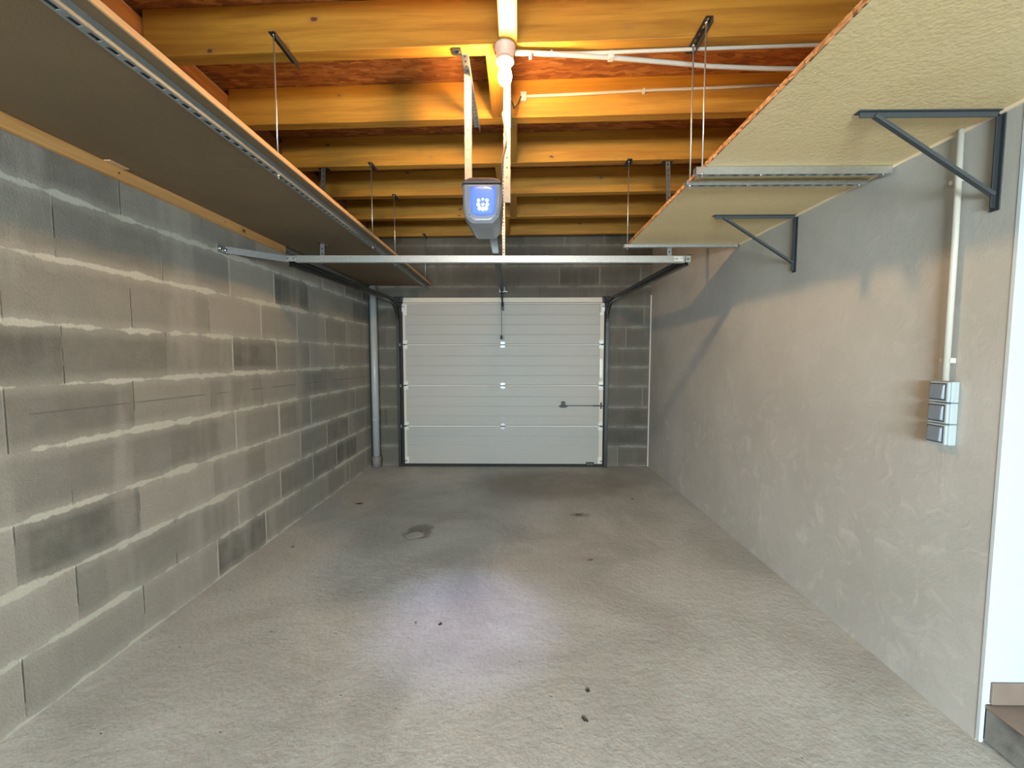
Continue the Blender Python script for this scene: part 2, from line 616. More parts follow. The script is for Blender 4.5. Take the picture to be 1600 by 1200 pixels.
XL, XR, YB, YR = -1.86, 1.66, 5.20, -2.5
ZJ, ZC = 2.84, 3.06
CORNER = 1.43

# ------------------------------------------------------------------ room shell
bm = B(); box(bm, XL - 0.1, 3.0, YR - 0.2, YB + 0.1, -0.12, 0.0)
struct('floor', bm, M['floor'], 'rough grey concrete slab of the garage with stains and pits', 'floor')
bm = B(); box(bm, XL - 0.1, XR + 0.1, YR - 0.2, YB + 0.1, ZC, ZC + 0.02)
struct('ceiling', bm, M['osb'], 'brown strand board deck lying above the ceiling joists', 'ceiling')

ZROW = [0, 0.254, 0.507, 0.762, 1.03, 1.275, 1.515, 1.781, 2.04, 2.29, 2.545, 2.80, 3.06]


def block_wall(name, origin, udir, length, rows, offs, thick, ndir, label, pitch=0.5035, lightj=None, seed=1, darken=0.0):
    rng = random.Random(seed)
    bm = B()
    uvl = bm.loops.layers.uv.new('UVMap')
    la = {k: bm.faces.layers.float.new(k) for k in ('hw', 'hh', 'tint', 'vj', 'darken')}
    o = V(origin); u = V(udir); n = V(ndir)
    for r in range(len(rows) - 1):
        z0, z1 = rows[r], rows[r + 1]
        s = offs[r % len(offs)] % pitch - pitch
        while s < length:
            a, b = max(0, s), min(length, s + pitch)
            if b - a > 0.01:
                off = n * rng.uniform(-0.0, 0.0)
                vs = [bm.verts.new(o + u * x + V((0, 0, z)) + off) for x, z in ((a, z0), (b, z0), (b, z1), (a, z1))]
                f = bm.faces.new(vs)
                mid = s + pitch / 2
                hw_v = pitch / 2
                for lp, (x, z) in zip(f.loops, ((a, z0), (b, z0), (b, z1), (a, z1))):
                    lp[uvl].uv = (x - mid, z - (z0 + z1) / 2)
                f[la['hw']] = hw_v
                f[la['hh']] = (z1 - z0) / 2
                f[la['darken']] = darken
                f[la['tint']] = min(1, max(0, rng.gauss(0.5, 0.34)))
                lj = rng.random()
                if lightj: lj = lj * 0.6 + (0.4 if lightj(mid) and rng.random() > 0.3 else 0)
                f[la['vj']] = lj
            s += pitch
    # the body of the wall behind the face
    body = B()
    me = bpy.data.meshes.new(name)
    # add thickness with plain faces
    c0 = o - n * 0.0005; c1 = c0 + u * length
    H = V((0, 0, rows[-1]))
    back = -n * thick
    vv = [bm.verts.new(p) for p in (c0, c1, c1 + H, c0 + H, c0 + back, c1 + back, c1 + H + back, c0 + H + back)]
    for q in ((0, 4, 5, 1), (1, 5, 6, 2), (2, 6, 7, 3), (3, 7, 4, 0), (4, 7, 6, 5)):
        f = bm.faces.new([vv[i] for i in q])
        f[la['hw']] = 1; f[la['hh']] = 1; f[la['tint']] = 0.5; f[la['vj']] = 0
    body.free()
    bm.normal_update()
    for f in bm.faces[:]:
        pass
    bm.to_mesh(me); bm.free()
    ob = bpy.data.objects.new(name, me)
    COL.objects.link(ob)
    me.materials.append(M['block'])
    ob['kind'] = 'structure'
    ob['label'] = label
    ob['category'] = 'wall'
    return ob


# left wall: distances run from the rear (YR) to the back (YB)
o1, o2 = 1.963 - YR, 2.168 - YR
block_wall('wall_left', (XL, YB, 0), (0, -1, 0), YB - YR, ZROW,
           [YB - 1.956, YB - 2.162, YB - 1.963, YB - 2.168, YB - 1.966, YB - 2.170, YB - 1.98, YB - 2.17], 0.2, (1, 0, 0),
           'long left wall of grey concrete blocks with pale mortar joints', lightj=lambda s: s < 2.6, seed=4)
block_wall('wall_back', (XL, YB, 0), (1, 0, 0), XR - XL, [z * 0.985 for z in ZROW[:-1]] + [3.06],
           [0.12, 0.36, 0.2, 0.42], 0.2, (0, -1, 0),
           'dark block wall around and above the garage door', lightj=lambda s: s > 2.6, seed=9, darken=1.0)

bm = B(); box(bm, XR, XR + 0.2, CORNER, YB, 0, ZC)
struct('wall_right', bm, M['render'], 'smooth grey trowelled wall on the right carrying the switches', 'wall')
bm = B(); box(bm, XR + 0.003, 3.0, CORNER - 0.012, CORNER - 0.0005, 0.148, 2.9)
struct('wall_reveal', bm, M['white_wall'], 'bright white reveal wall at the right edge, above the tiled step', 'wall')
bm = B(); box(bm, XR - 0.002, XR + 0.012, CORNER - 0.016, CORNER + 0.003, 0.004, ZC)
struct('trim_corner', bm, M['white_wall'], 'narrow white painted corner edge of the grey right wall', 'trim', 0.004)
bm = B(); box(bm, XR, XR + 0.2, YR, -0.35, 0, ZC)
struct('wall_right_rear', bm, M['render'], 'grey rendered wall behind the viewer on the right', 'wall')
bm = B(); box(bm, XR, XR + 0.2, -0.35, CORNER - 0.02, 2.62, ZC)
struct('wall_above_doorway', bm, M['white_wall'], 'white wall over the side doorway', 'wall')
bm = B(); box(bm, 3.0, 3.1, YR, CORNER, 0, 2.9)
struct('wall_passage', bm, M['white_wall'], 'white wall of the side passage', 'wall')
bm = B(); box(bm, XR + 0.2, 3.0, YR, CORNER - 0.013, 2.62, 2.7)
struct('ceiling_passage', bm, M['white_wall'], 'white ceiling of the side passage', 'ceiling')
# rear wall with the daylight opening
bm = B()
for a in ((XL, -0.95, 0, ZC), (1.05, 3.0, 0, ZC), (-0.95, 1.05, 0, 0.55), (-0.95, 1.05, 1.75, ZC)):
    box(bm, a[0], a[1], YR - 0.2, YR, a[2], a[3])
struct('wall_rear', bm, M['render'], 'grey rendered wall behind the viewer with a wide opening', 'wall')

bm = B(); box(bm, XL + 0.002, XL + 0.042, YB - 0.035, YB - 0.002, 0.0, 2.2)
struct('trim_expansion_joint', bm, M['rubber'], 'black upright joint strip in the corner beside the grey pipe', 'trim')
bm = B(); box(bm, XR - 0.012, XR - 0.0005, YB - 0.014, YB - 0.001, 0, 2.15)
struct('trim_corner_mortar', bm, M['grout'], 'thin pale mortar line in the far right corner', 'trim')

# step to the side doorway
st = thing('doorway_step', 'raised step with brown floor tiles and a dark concrete riser at the lower right', 'step', (2.3, 0.6, 0))
bm = B(); box(bm, XR + 0.012, 2.995, -0.35, CORNER - 0.013, 0.012, 0.138)
obj('riser', bm, M['riser'], st, 0.004)
bm = B()
for i in range(4):
    for j in range(6):
        x0 = XR + 0.006 + i * 0.335; y1 = CORNER - 0.014 - j * 0.305
        if y1 - 0.30 < -0.36: continue
        box(bm, x0, min(x0 + 0.33, 2.995), y1 - 0.30, y1, 0.138, 0.148)
obj('floor_tiles', bm, M['tile'], st, 0.002)['label'] = 'brown square floor tiles'
bm = B(); box(bm, XR + 0.024, 2.99, CORNER - 0.022, CORNER - 0.0125, 0.152, 0.232)
o = struct('baseboard_reveal', bm, M['tile'], 'brown tile skirting along the foot of the white reveal', 'baseboard', 0.002)

# ------------------------------------------------------------------ ceiling timbers
SL = -0.034     # the joists run slightly out of square with the walls
JT, JH = 0.072, ZC - ZJ
JY = [1.42, 2.02, 2.615, 3.20, 3.79, 4.40, 5.03]
jlab = ['pine ceiling joist nearest the viewer, over the top edge of the view',
        'broad pine ceiling joist that the lit bulb hangs under',
        'pine ceiling joist carrying the thin white conduit on its face, behind the bulb',
        'pine ceiling joist above the opener, third from the viewer',
        'pine ceiling joist between the opener and the door, fourth from the viewer',
        'last but one pine ceiling joist before the block wall',
        'last pine ceiling joist, close against the dark block wall']


def joist_mesh(th):
    bm = B()
    x0, x1 = XL + 0.045, XR - 0.045
    vs = []
    for x in (x0, x1):
        for y in (0, th):
            for z in (ZJ, ZC - 0.001):
                vs.append(bm.verts.new((x, SL * x + y, z - ZJ)))
    for q in ((0, 1, 3, 2), (4, 6, 7, 5), (0, 4, 5, 1), (2, 3, 7, 6), (0, 2, 6, 4), (1, 5, 7, 3)):
        bm.faces.new([vs[i] for i in q])
    return bm


for i, y in enumerate(JY):
    th = 0.058 if i == 6 else JT
    o = obj('ceiling_joist', joist_mesh(th), M['pine_x'], None, 0.003)
    o.location = (0, y, ZJ)
    tag(o, jlab[i], 'joist', 'pine joists under the deck')

nog = [(0, -0.085, -0.003, 'pine blocking running from the bulb out over the top of the view'),
       (1, -0.155, -0.072, 'short pine blocking just behind the lit bulb'),
       (2, -0.080, -0.004, 'short pine blocking behind the right opener strap, second from the bulb'),
       (3, -0.172, -0.100, 'short pine blocking hidden partly by the opener, third from the bulb'),
       (4, -0.075, -0.008, 'short pine blocking seen right of the opener, fourth from the bulb'),
       (5, -0.170, -0.090, 'short pine blocking nearest the block wall')]
for i, xa, xb, lab in nog:
    y0 = JY[i] + JT
    y1 = JY[i + 1]
    bm = B()
    vs = []
    for x in (xa, xb):
        for y in (y0, y1):
            for z in (0, JH - 0.002):
                vs.append(bm.verts.new((x, y + SL * x + (0.0006 if y == y0 else -0.0006), z)))
    for q in ((0, 1, 3, 2), (4, 6, 7, 5), (0, 4, 5, 1), (2, 3, 7, 6), (0, 2, 6, 4), (1, 5, 7, 3)):
        bm.faces.new([vs[k] for k in q])
    o = obj('joist_blocking', bm, M['pine_y'], None, 0.002)
    o.location = (0, 0, ZJ)
    tag(o, lab, 'timber', 'blocking pieces between the joists')

bm = B(); box(bm, XL + 0.001, XL + 0.043, 0.6, YB - 0.01, 2.83, 3.02)
tag(obj('rim_board', bm, M['pine_side'], None, 0.002), 'red brown rim timber along the left wall above the left shelf', 'timber', 'rim timbers')
bm = B(); box(bm, XR - 0.043, XR - 0.001, 0.6, YB - 0.01, 2.83, 3.02)
tag(obj('rim_board', bm, M['pine_side'], None, 0.002), 'dark rim timber along the right wall above the right shelf', 'timber', 'rim timbers')


# ------------------------------------------------------------------ left shelf
def slotted_rail(name, p0, p1, inward, zb, parent=None, h=0.032, w=0.03):
    """closed channel with slots along its underside; outer face on the line p0-p1"""
    bm = B()
    p0, p1, inward = V((*p0, zb)), V((*p1, zb)), V(inward)
    for k in (0.0, w):
        bar(bm, p0 + inward * k + V((0, 0, h / 2)), p1 + inward * k + V((0, 0, h / 2)), (0, 0, 1), h, 0.0025)
    bar(bm, p0 + inward * w / 2 + V((0, 0, h - 0.001)), p1 + inward * w / 2 + V((0, 0, h - 0.001)), inward, w, 0.002)
    perf(bm, p0 + inward * w / 2, p1 + inward * w / 2, inward, w, 0.0025, 0.05, 0.030, 0.013)
    return bm


LZ = 2.256
ls = thing('overhead_shelf', 'wide brown board shelf hung along the left block wall', 'shelf', (-1.45, 2.5, LZ), 'overhead storage shelves')
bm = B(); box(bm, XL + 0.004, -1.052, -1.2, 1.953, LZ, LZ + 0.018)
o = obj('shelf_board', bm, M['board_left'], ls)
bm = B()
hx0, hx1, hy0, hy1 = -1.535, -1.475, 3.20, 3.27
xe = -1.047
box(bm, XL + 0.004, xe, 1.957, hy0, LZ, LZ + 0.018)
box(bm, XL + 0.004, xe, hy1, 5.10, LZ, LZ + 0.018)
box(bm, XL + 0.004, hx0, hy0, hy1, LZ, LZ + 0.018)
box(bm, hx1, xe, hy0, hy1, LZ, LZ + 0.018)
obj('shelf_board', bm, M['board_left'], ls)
bm = B(); box(bm, -1.0515, -1.0445, -1.2, 5.10, LZ - 0.0005, LZ + 0.0195)
obj('edge_band', bm, M['board_edge'], ls)['label'] = 'pale raw front edge of the boards'
bm = B(); box(bm, XL + 0.002, XL + 0.030, -1.2, 3.302, 2.202, LZ - 0.0005)
o = obj('wall_batten', bm, M['pine_batten'], ls, 0.002)
o['label'] = 'orange pine batten screwed to the block wall'
for y in (1.93, 2.62, 1.2):
    bm = B(); lathe(bm, (XL + 0.030, y, 2.228), [(0.004, 0), (0.004, 0.0012)], 10, 'X')
    obj('screw', bm, M['dark_steel'], o)
bm = B(); box(bm, XL + 0.031, XL + 0.062, 1.86, 1.95, LZ - 0.006, LZ - 0.0005)
obj('shim', bm, M['board_edge'], ls, 0.001)['label'] = 'small pale wood shim by the batten'
bm = B(); bar(bm, (XL + 0.02, 3.31, 2.245), (XL + 0.02, 5.10, 2.245), (1, 0, 0), 0.03, 0.003)
bar(bm, (XL + 0.005, 3.31, 2.23), (XL + 0.005, 5.10, 2.23), (0, 0, 1), 0.03, 0.003)
obj('wall_angle', bm, M['galv_dull'], ls)['label'] = 'dull steel angle continuing the batten'

bm = slotted_rail('r', (-1.094, -1.2), (-1.094, 3.35), (-1, 0, 0), 2.223)
o = obj('slotted_rail', bm, M['zinc_matte'])
tag(o, 'long slotted steel rail under the left shelf, nearer length', 'rail', 'slotted rails under the shelves')
bm = slotted_rail('r', (-1.094, 3.352), (-1.094, 5.02), (-1, 0, 0), 2.223)
tag(obj('slotted_rail', bm, M['zinc_matte']), 'slotted steel rail under the left shelf, far length ending near the door', 'rail', 'slotted rails under the shelves')


def rod_hanger(x, ys, zbot, blen, jy, label):
    """angle clip under the joist, one or two threaded rods, nuts below the rail"""
    r = thing('hanging_rod', label, 'rod', (x, ys[0], 2.83), 'threaded rods carrying the shelves')
    bm = B()
    y0, y1 = jy
    perf(bm, (x + 0.0, y0, ZJ - 0.004), (x + 0.0, y1, ZJ - 0.004), (1, 0, 0), 0.032, 0.003, 0.04, 0.022, 0.009)
    box(bm, x + 0.014, x + 0.017, y0, y1, ZJ - 0.03, ZJ - 0.004)
    obj('ceiling_clip', bm, M['dark_steel'], r)
    for y in ys:
        bm = B(); tube(bm, [(x, y, ZJ + 0.012 if y < jy[0] + 0.05 else ZJ - 0.006), (x, y, zbot)], 0.0035, 8)
        rd = obj('threaded_rod', bm, M['galv'], r)
        bm = B(); lathe(bm, (x, y, 0), [(0.0085, zbot + 0.012), (0.0085, zbot + 0.019)], 6)
        obj('nut', bm, M['screw'], rd)
        bm = B(); lathe(bm, (x, y, 0), [(0.008, ZJ - 0.012), (0.008, ZJ - 0.006)], 6)
        obj('nut', bm, M['screw'], rd)
    return r


rod_hanger(-1.100, [1.945], 2.203, 0.1, (1.93, 2.13), 'thin rod left of the bulb, holding the left shelf from the nearest joist')
rod_hanger(-1.105, [3.20], 2.205, 0.1, (3.17, 3.30), 'thin rod holding the middle of the left shelf')
rod_hanger(-1.110, [3.80], 2.205, 0.1, (3.78, 3.90), 'dark thin rod further along the left shelf')
rod_hanger(-1.110, [5.04], 2.205, 0.1, (4.96, 5.08), 'last rod of the left shelf, under the joist by the block wall')

# ------------------------------------------------------------------ right shelf
RZ = 2.226
rs = thing('overhead_shelf', 'wide tan board shelf along the right wall on black brackets', 'shelf', (1.25, 1.5, RZ), 'overhead storage shelves')
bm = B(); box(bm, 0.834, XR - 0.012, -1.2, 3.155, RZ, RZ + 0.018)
obj('shelf_board', bm, M['board_right'], rs)
bm = B(); box(bm, 0.829, 0.8345, -1.2, 3.155, RZ - 0.0003, RZ + 0.0185)
obj('edge_band', bm, M['osb_edge'], rs)['label'] = 'rough brown chipboard edge'
bm = B(); box(bm, XR - 0.0118, XR - 0.001, -1.2, 3.155, RZ - 0.011, RZ + 0.017)
obj('wall_edge', bm, M['edge_pale'], rs)['label'] = 'pale edge strip against the wall'

for y, xa, xb, zr, hr, lab in ((1.895, 0.790, 1.648, 2.193, 0.031, 'bright slotted steel rail crossing under the right shelf, the nearer of the close pair'),
                       (2.015, 0.797, 1.640, 2.196, 0.018, 'slotted steel rail crossing under the right shelf, the further of the close pair'),
                       (3.16, 0.80, 1.640, 2.205, 0.020, 'slotted steel rail at the far end of the right shelf')):
    bm = slotted_rail('r', (xa, y), (xb, y), (0, 1, 0), zr, h=hr, w=0.028)
    o = obj('slotted_rail', bm, M['galv'])
    tag(o, lab, 'rail', 'slotted rails under the shelves')
    for xx in (xa + 0.29, xb - 0.03):
        bm = B(); lathe(bm, (xx, y + 0.012, zr), [(0.006, -0.004), (0.006, -0.001)], 8)
        obj('bolt', bm, M['screw'], o)
rod_hanger(0.818, [1.90, 2.03], 2.180, 0.1, (1.87, 2.09), 'pair of thin rods right of the bulb, holding the near rails of the right shelf')
rod_hanger(0.825, [3.175], 2.190, 0.1, (3.14, 3.27), 'thin rod holding the far end of the right shelf')


def shelf_bracket(y, ztop, label):
    r = thing('shelf_bracket', label, 'bracket', (XR, y, ztop - 0.17), 'black brackets under the right shelf')
    L, Hh, w_ = 0.495, 0.335, 0.030
    bm = B()
    # horizontal arm, T section
    box(bm, XR - L, XR - 0.0125, y - w_ / 2, y + w_ / 2, ztop - 0.004, ztop - 0.0006)
    box(bm, XR - L + 0.01, XR - 0.0125, y - 0.003, y + 0.003, ztop - 0.020, ztop - 0.003)
    obj('shelf_arm', bm, M['bracket'], r, 0.001)
    bm = B()
    box(bm, XR - 0.005, XR - 0.0006, y - w_ / 2, y + w_ / 2, ztop - Hh, ztop - 0.012)
    box(bm, XR - 0.020, XR - 0.004, y - 0.003, y + 0.003, ztop - Hh + 0.01, ztop - 0.012)
    obj('wall_plate', bm, M['black'], r, 0.001)
    bm = B()
    bar(bm, (XR - L + 0.06, y, ztop - 0.012), (XR - 0.012, y, ztop - Hh + 0.055), (0, 1, 0), 0.020, 0.012)
    obj('brace', bm, M['bracket'], r, 0.002)
    return r


shelf_bracket(1.493, RZ, 'large dark bracket at the near end of the right shelf, by the white reveal')
shelf_bracket(2.535, RZ, 'dark bracket holding the middle of the right shelf')

# ------------------------------------------------------------------ garage door
DX0, DX1, DY = -1.425, 1.068, 5.150
door = thing('door_1', 'closed white sectional garage door with horizontal ribs', 'garage door', ((DX0 + DX1) / 2, DY, 0))
door['kind'] = 'structure'
zs = [0.030, 0.522, 1.033, 1.542, 2.050]
cx = (DX0 + DX1) / 2
for i in range(4):
    z0, z1 = zs[i], zs[i + 1]
    n = 4
    prof = []          # (y, z) outline of the inner face, from the bottom up
    y = DY
    prof.append((y + 0.006, z0 + 0.001))
    prof.append((y, z0 + 0.005))
    h = (z1 - 0.020 - z0) / n
    for k in range(1, n):
        zc = z0 + k * h
        prof += [(y, zc - 0.008), (y + 0.0022, zc - 0.001), (y + 0.0022, zc + 0.001), (y, zc + 0.0035)]
    prof += [(y, z1 - 0.022), (y + 0.004, z1 - 0.019)]
    bm = B()
    full = prof + [(YB - 0.004, z1 - 0.019), (YB - 0.004, z0 + 0.001)]
    vs0 = [bm.verts.new((DX0, a, b)) for a, b in full]
    vs1 = [bm.verts.new((DX1, a, b)) for a, b in full]
    m = len(full)
    for k in range(m):
        bm.faces.new([vs0[k], vs0[(k + 1) % m], vs1[(k + 1) % m], vs1[k]])
    bm.faces.new(vs0); bm.faces.new(vs1[::-1])
    p = obj('door_panel', bm, M['door'], door)
    bm = B()
    vsl = [(y - 0.002, z1 + 0.0005), (y - 0.010, z1 - 0.016), (y + 0.002, z1 - 0.0185), (YB - 0.004, z1 - 0.0185), (YB - 0.004, z1 + 0.0005)]
    a0 = [bm.verts.new((DX0, a, b)) for a, b in vsl]; a1_ = [bm.verts.new((DX1, a, b)) for a, b in vsl]
    for k in range(5):
        bm.faces.new([a0[k], a0[(k + 1) % 5], a1_[(k + 1) % 5], a1_[k]])
    bm.faces.new(a0); bm.faces.new(a1_[::-1])
    obj('joint_lip', bm, M['door_lip'], p)
    for xa, xb in ((DX0 - 0.001, DX0 + 0.028), (DX1 - 0.045, DX1 + 0.001)):
        bm = B(); box(bm, xa, xb, DY - 0.003, DY + 0.012, z0 + 0.004, z1 - 0.021)
        obj('end_cap', bm, M['door_cap'], p, 0.001)
bm = B(); box(bm, DX0 - 0.005, DX1 + 0.005, DY - 0.004, YB - 0.003, 2.056, 2.085)
box(bm, DX0 - 0.005, DX1 + 0.005, DY + 0.006, YB - 0.003, 2.085, 2.116)
obj('head_seal', bm, M['door_cap'], door, 0.002)['label'] = 'cream head strip above the top panel'
bm = B(); box(bm, DX0 - 0.005, DX1 + 0.005, DY - 0.012, YB - 0.003, 0.001, 0.029)
obj('bottom_seal', bm, M['rubber'], door, 0.004)['label'] = 'black rubber seal along the floor'
bm = B(); box(bm, DX1 - 0.045, DX1 - 0.015, DY - 0.006, DY - 0.003, 1.13, 1.36)
obj('cover_plate', bm, M['hinge'], door)['label'] = 'bright cover plate at the right edge'


def side_hinge(x, z, sgn, tall=False):
    h = 0.052
    bm = B()
    xc = x - sgn * 0.028
    t_ = DY - 0.006
    for zz in ((z + 0.030, 0.022), (z - 0.030, 0.022)):
        box(bm, xc - 0.028, xc + 0.028, t_ - 0.005, t_ - 0.001, zz[0] - zz[1], zz[0] + zz[1])
    for xx in (xc - 0.02, xc + 0.012):
        box(bm, xx, xx + 0.007, t_ - 0.022, t_, z - 0.016, z + 0.016)
    hg = obj('side_hinge', bm, M['hinge'], door, 0.001)
    bm = B(); tube(bm, [(xc - 0.026, t_ - 0.014, z), (xc + 0.026, t_ - 0.014, z)], 0.007, 10)
    tube(bm, [(xc, t_ - 0.030, z - 0.004), (x + sgn * 0.05, t_ - 0.030, z - 0.004)], 0.005, 10)
    obj('hinge_pin', bm, M['dark_steel'], hg)
    bm = B(); lathe(bm, (x + sgn * 0.032, t_ - 0.030, z - 0.004), [(0.010, -0.006), (0.017, -0.006), (0.017, 0.006), (0.010, 0.006)], 16, 'X')
    obj('roller', bm, M['clip'], hg)
    bm = B()
    for dx in (-0.014, 0.014):
        for dz in (-0.036, 0.036):
            lathe(bm, (xc + dx, t_ - 0.003, z + dz), [(0.004, -0.003), (0.004, 0)], 8, 'Y')
    obj('screw', bm, M['dark_steel'], hg)


for z in zs[1:4]:
    side_hinge(DX0, z - 0.003, -1)
    side_hinge(DX1, z - 0.003, 1)
    bm = B()
    xc = -0.183
    for zz in (z + 0.020, z - 0.032):
        box(bm, xc - 0.030, xc + 0.030, DY - 0.009, DY - 0.006, zz - 0.012, zz + 0.012)
    box(bm, xc - 0.026, xc + 0.026, DY - 0.012, DY - 0.006, z - 0.020, z + 0.008)
    hg = obj('centre_hinge', bm, M['galv_dull'], door, 0.001)
    bm = B()
    for dx in (-0.018, 0.018):
        for zz in (z + 0.024, z - 0.036):
            lathe(bm, (xc + dx, DY - 0.009, zz), [(0.005, -0.003), (0.005, 0)], 8, 'Y')
    tube(bm, [(xc - 0.028, DY - 0.014, z - 0.008), (xc + 0.028, DY - 0.014, z - 0.008)], 0.006, 10)
    obj('screw', bm, M['dark_steel'], hg)
for x, sgn in ((DX0, -1), (DX1, 1)):
    bm = B()
    xc = x - sgn * 0.030
    box(bm, xc - 0.022, xc + 0.022, DY - 0.010, DY - 0.006, 1.90, 2.035)
    box(bm, xc - 0.022, xc - 0.016, DY - 0.045, DY - 0.006, 1.93, 2.03)
    obox(bm, (xc + sgn * 0.012, DY - 0.035, 1.985), (0.018, 0, 0), (0, 0.003, 0.012), (0, 0.0, 0.035))
    tb = obj('top_roller_bracket', bm, M['hinge'], door, 0.001)
    bm = B(); tube(bm, [(xc, DY - 0.04, 2.0), (x + sgn * 0.05, DY - 0.04, 2.0)], 0.005, 10)
    lathe(bm, (x + sgn * 0.032, DY - 0.04, 2.0), [(0.010, -0.006), (0.017, -0.006), (0.017, 0.006), (0.010, 0.006)], 16, 'X')
    obj('roller', bm, M['dark_steel'], tb)
    bm = B()
    box(bm, xc - 0.024, xc + 0.024, DY - 0.009, DY - 0.005, 0.045, 0.125)
    box(bm, xc - 0.024, xc + 0.024, DY - 0.030, DY - 0.009, 0.045, 0.050)
    bb = obj('bottom_bracket', bm, M['hinge'], door, 0.001)
    bm = B(); tube(bm, [(xc, DY - 0.022, 0.075), (x + sgn * 0.03, DY - 0.022, 0.075)], 0.005, 10)
    obj('roller', bm, M['dark_steel'], bb)
# latch: black thumb turn, bar to the right track
la_ = 0.772
bm = B()
box(bm, 0.548, 0.598, DY - 0.028, DY - 0.004, la_ + 0.004, la_ + 0.058)
lathe(bm, (0.575, 0, 0), [(0, 0)] * 0 + [(0.001, 0), (0.001, 0.0001)], 4) if False else None
o = obj('latch_handle', bm, M['black'], door, 0.006, seg=2)
o['label'] = 'black plastic latch handle'
bm = B()
for k in range(1):
    seg = 24
    top = [bm.verts.new((0.573 + 0.055 * math.cos(2 * PI * a / seg), DY - 0.020 + 0.0, la_ - 0.004 + 0.018 * math.sin(2 * PI * a / seg))) for a in range(seg)]
    bot = [bm.verts.new((0.573 + 0.055 * math.cos(2 * PI * a / seg), DY - 0.003, la_ - 0.004 + 0.018 * math.sin(2 * PI * a / seg))) for a in range(seg)]
    bm.faces.new(top); bm.faces.new(bot[::-1])
    for a in range(seg):
        bm.faces.new([top[a], bot[a], bot[(a + 1) % seg], top[(a + 1) % seg]])
obj('rose', bm, M['black'], o, 0.003)
bm = B(); box(bm, 0.60, 1.10, DY - 0.015, DY - 0.009, la_ + 0.000, la_ + 0.010)
box(bm, 0.94, 1.11, DY - 0.022, DY - 0.006, la_ - 0.004, la_ + 0.012)
box(bm, 1.035, 1.055, DY - 0.010, DY - 0.004, la_ - 0.035, la_ + 0.045)
obj('latch_bar', bm, M['dark_steel'], door, 0.001)['label'] = 'thin steel bolt running to the right track'
bm = B(); box(bm, 0.865, 0.965, DY - 0.020, DY - 0.004, 0.018, 0.060)
o = obj('cable_anchor', bm, M['black'], door, 0.005)
o['label'] = 'small black block at the lower right corner'
bm = B()
for dx in (-0.02, 0.02):
    lathe(bm, (0.915 + dx, DY - 0.020, 0.04), [(0.006, -0.002), (0.006, 0)], 8, 'Y')
obj('screw', bm, M['galv_dull'], o)


# ------------------------------------------------------------------ tracks
def door_track(x0, xn, sgn, label):
    """sgn: +1 right side. x0 at the door, xn at the near end"""
    r = thing('door_track', label, 'track', (x0, 5.1, 0), 'door tracks')
    yv, zt, rad = 5.105, 2.045, 0.28
    path = [(x0, yv, 0.012), (x0, yv, zt - rad)]
    for k in range(1, 10):
        a = PI / 2 * k / 10
        path.append((x0, yv - rad + rad * math.cos(a), zt - rad + rad * math.sin(a)))
    path.append((x0, yv - rad, zt))
    w2, hh_ = 0.016, 0.027
    th = 0.003
    # C channel open towards the door side (-sgn)
    s = -sgn
    prof = [(-s * w2, -hh_), (s * w2, -hh_), (s * w2, -hh_ + 0.008), (s * (w2 - th), -hh_ + 0.008), (s * (w2 - th), -hh_ + th),
            (-s * (w2 - th), -hh_ + th), (-s * (w2 - th), hh_ - th), (s * (w2 - th), hh_ - th), (s * (w2 - th), hh_ - 0.008),
            (s * w2, hh_ - 0.008), (s * w2, hh_), (-s * w2, hh_)]
    bm = B(); sweep(bm, path, prof, (1, 0, 0))
    obj('vertical_rail', bm, M['track'], r)
    bm = B(); sweep(bm, [(x0, yv - rad - 0.002, zt), (xn, 2.93, zt)], prof, (1, 0, 0))
    obj('horizontal_rail', bm, M['track'], r)
    # straight angle above, running on to the wall over the curve
    bm = B()
    bar(bm, (x0 + sgn * 0.020, YB - 0.10, zt + 0.022), (xn + sgn * 0.020, 2.95, zt + 0.022), (0, 0, 1), 0.060, 0.003)
    bar(bm, (x0 + sgn * 0.034, YB - 0.10, zt + 0.051), (xn + sgn * 0.034, 2.95, zt + 0.051), (1, 0, 0), 0.028, 0.003)
    obj('stiffener', bm, M['track'], r)
    bm = B()
    xa, xb = sorted((x0 + sgn * 0.040, x0 - sgn * 0.006))
    box(bm, xa, xb, 5.150, YB - 0.004, 0.004, 2.05)
    obj('wall_angle', bm, M['black'], r)
    bm = B()
    xa, xb = sorted((x0 - sgn * 0.010, x0 - sgn * (abs(x0 - (DX0 if sgn < 0 else DX1)) - 0.002)))
    box(bm, xa, xb, 5.128, YB - 0.004, 0.004, 2.05)
    obj('side_seal', bm, M['rubber'], r)['label'] = 'black rubber side seal'
    xa, xb = sorted((x0 + sgn * 0.030, x0 - sgn * 0.052))
    bm = B()
    box(bm, xa, xb, 5.09, YB - 0.004, 2.055, 2.125)
    lathe(bm, ((xa + xb) / 2, 5.07, 2.088), [(0.010, -0.03), (0.030, -0.03), (0.030, -0.022), (0.020, -0.020), (0.020, 0.020), (0.030, 0.022), (0.030, 0.03), (0.010, 0.03)], 20, 'X')
    obj('cable_pulley', bm, M['black'], r, 0.003)['label'] = 'black pulley block at the top corner'
    return r


door_track(-1.470, -1.590, -1, 'steel door track left of the garage door, curving back along the ceiling')
door_track(1.096, 1.170, 1, 'steel door track right of the garage door, curving back along the ceiling')

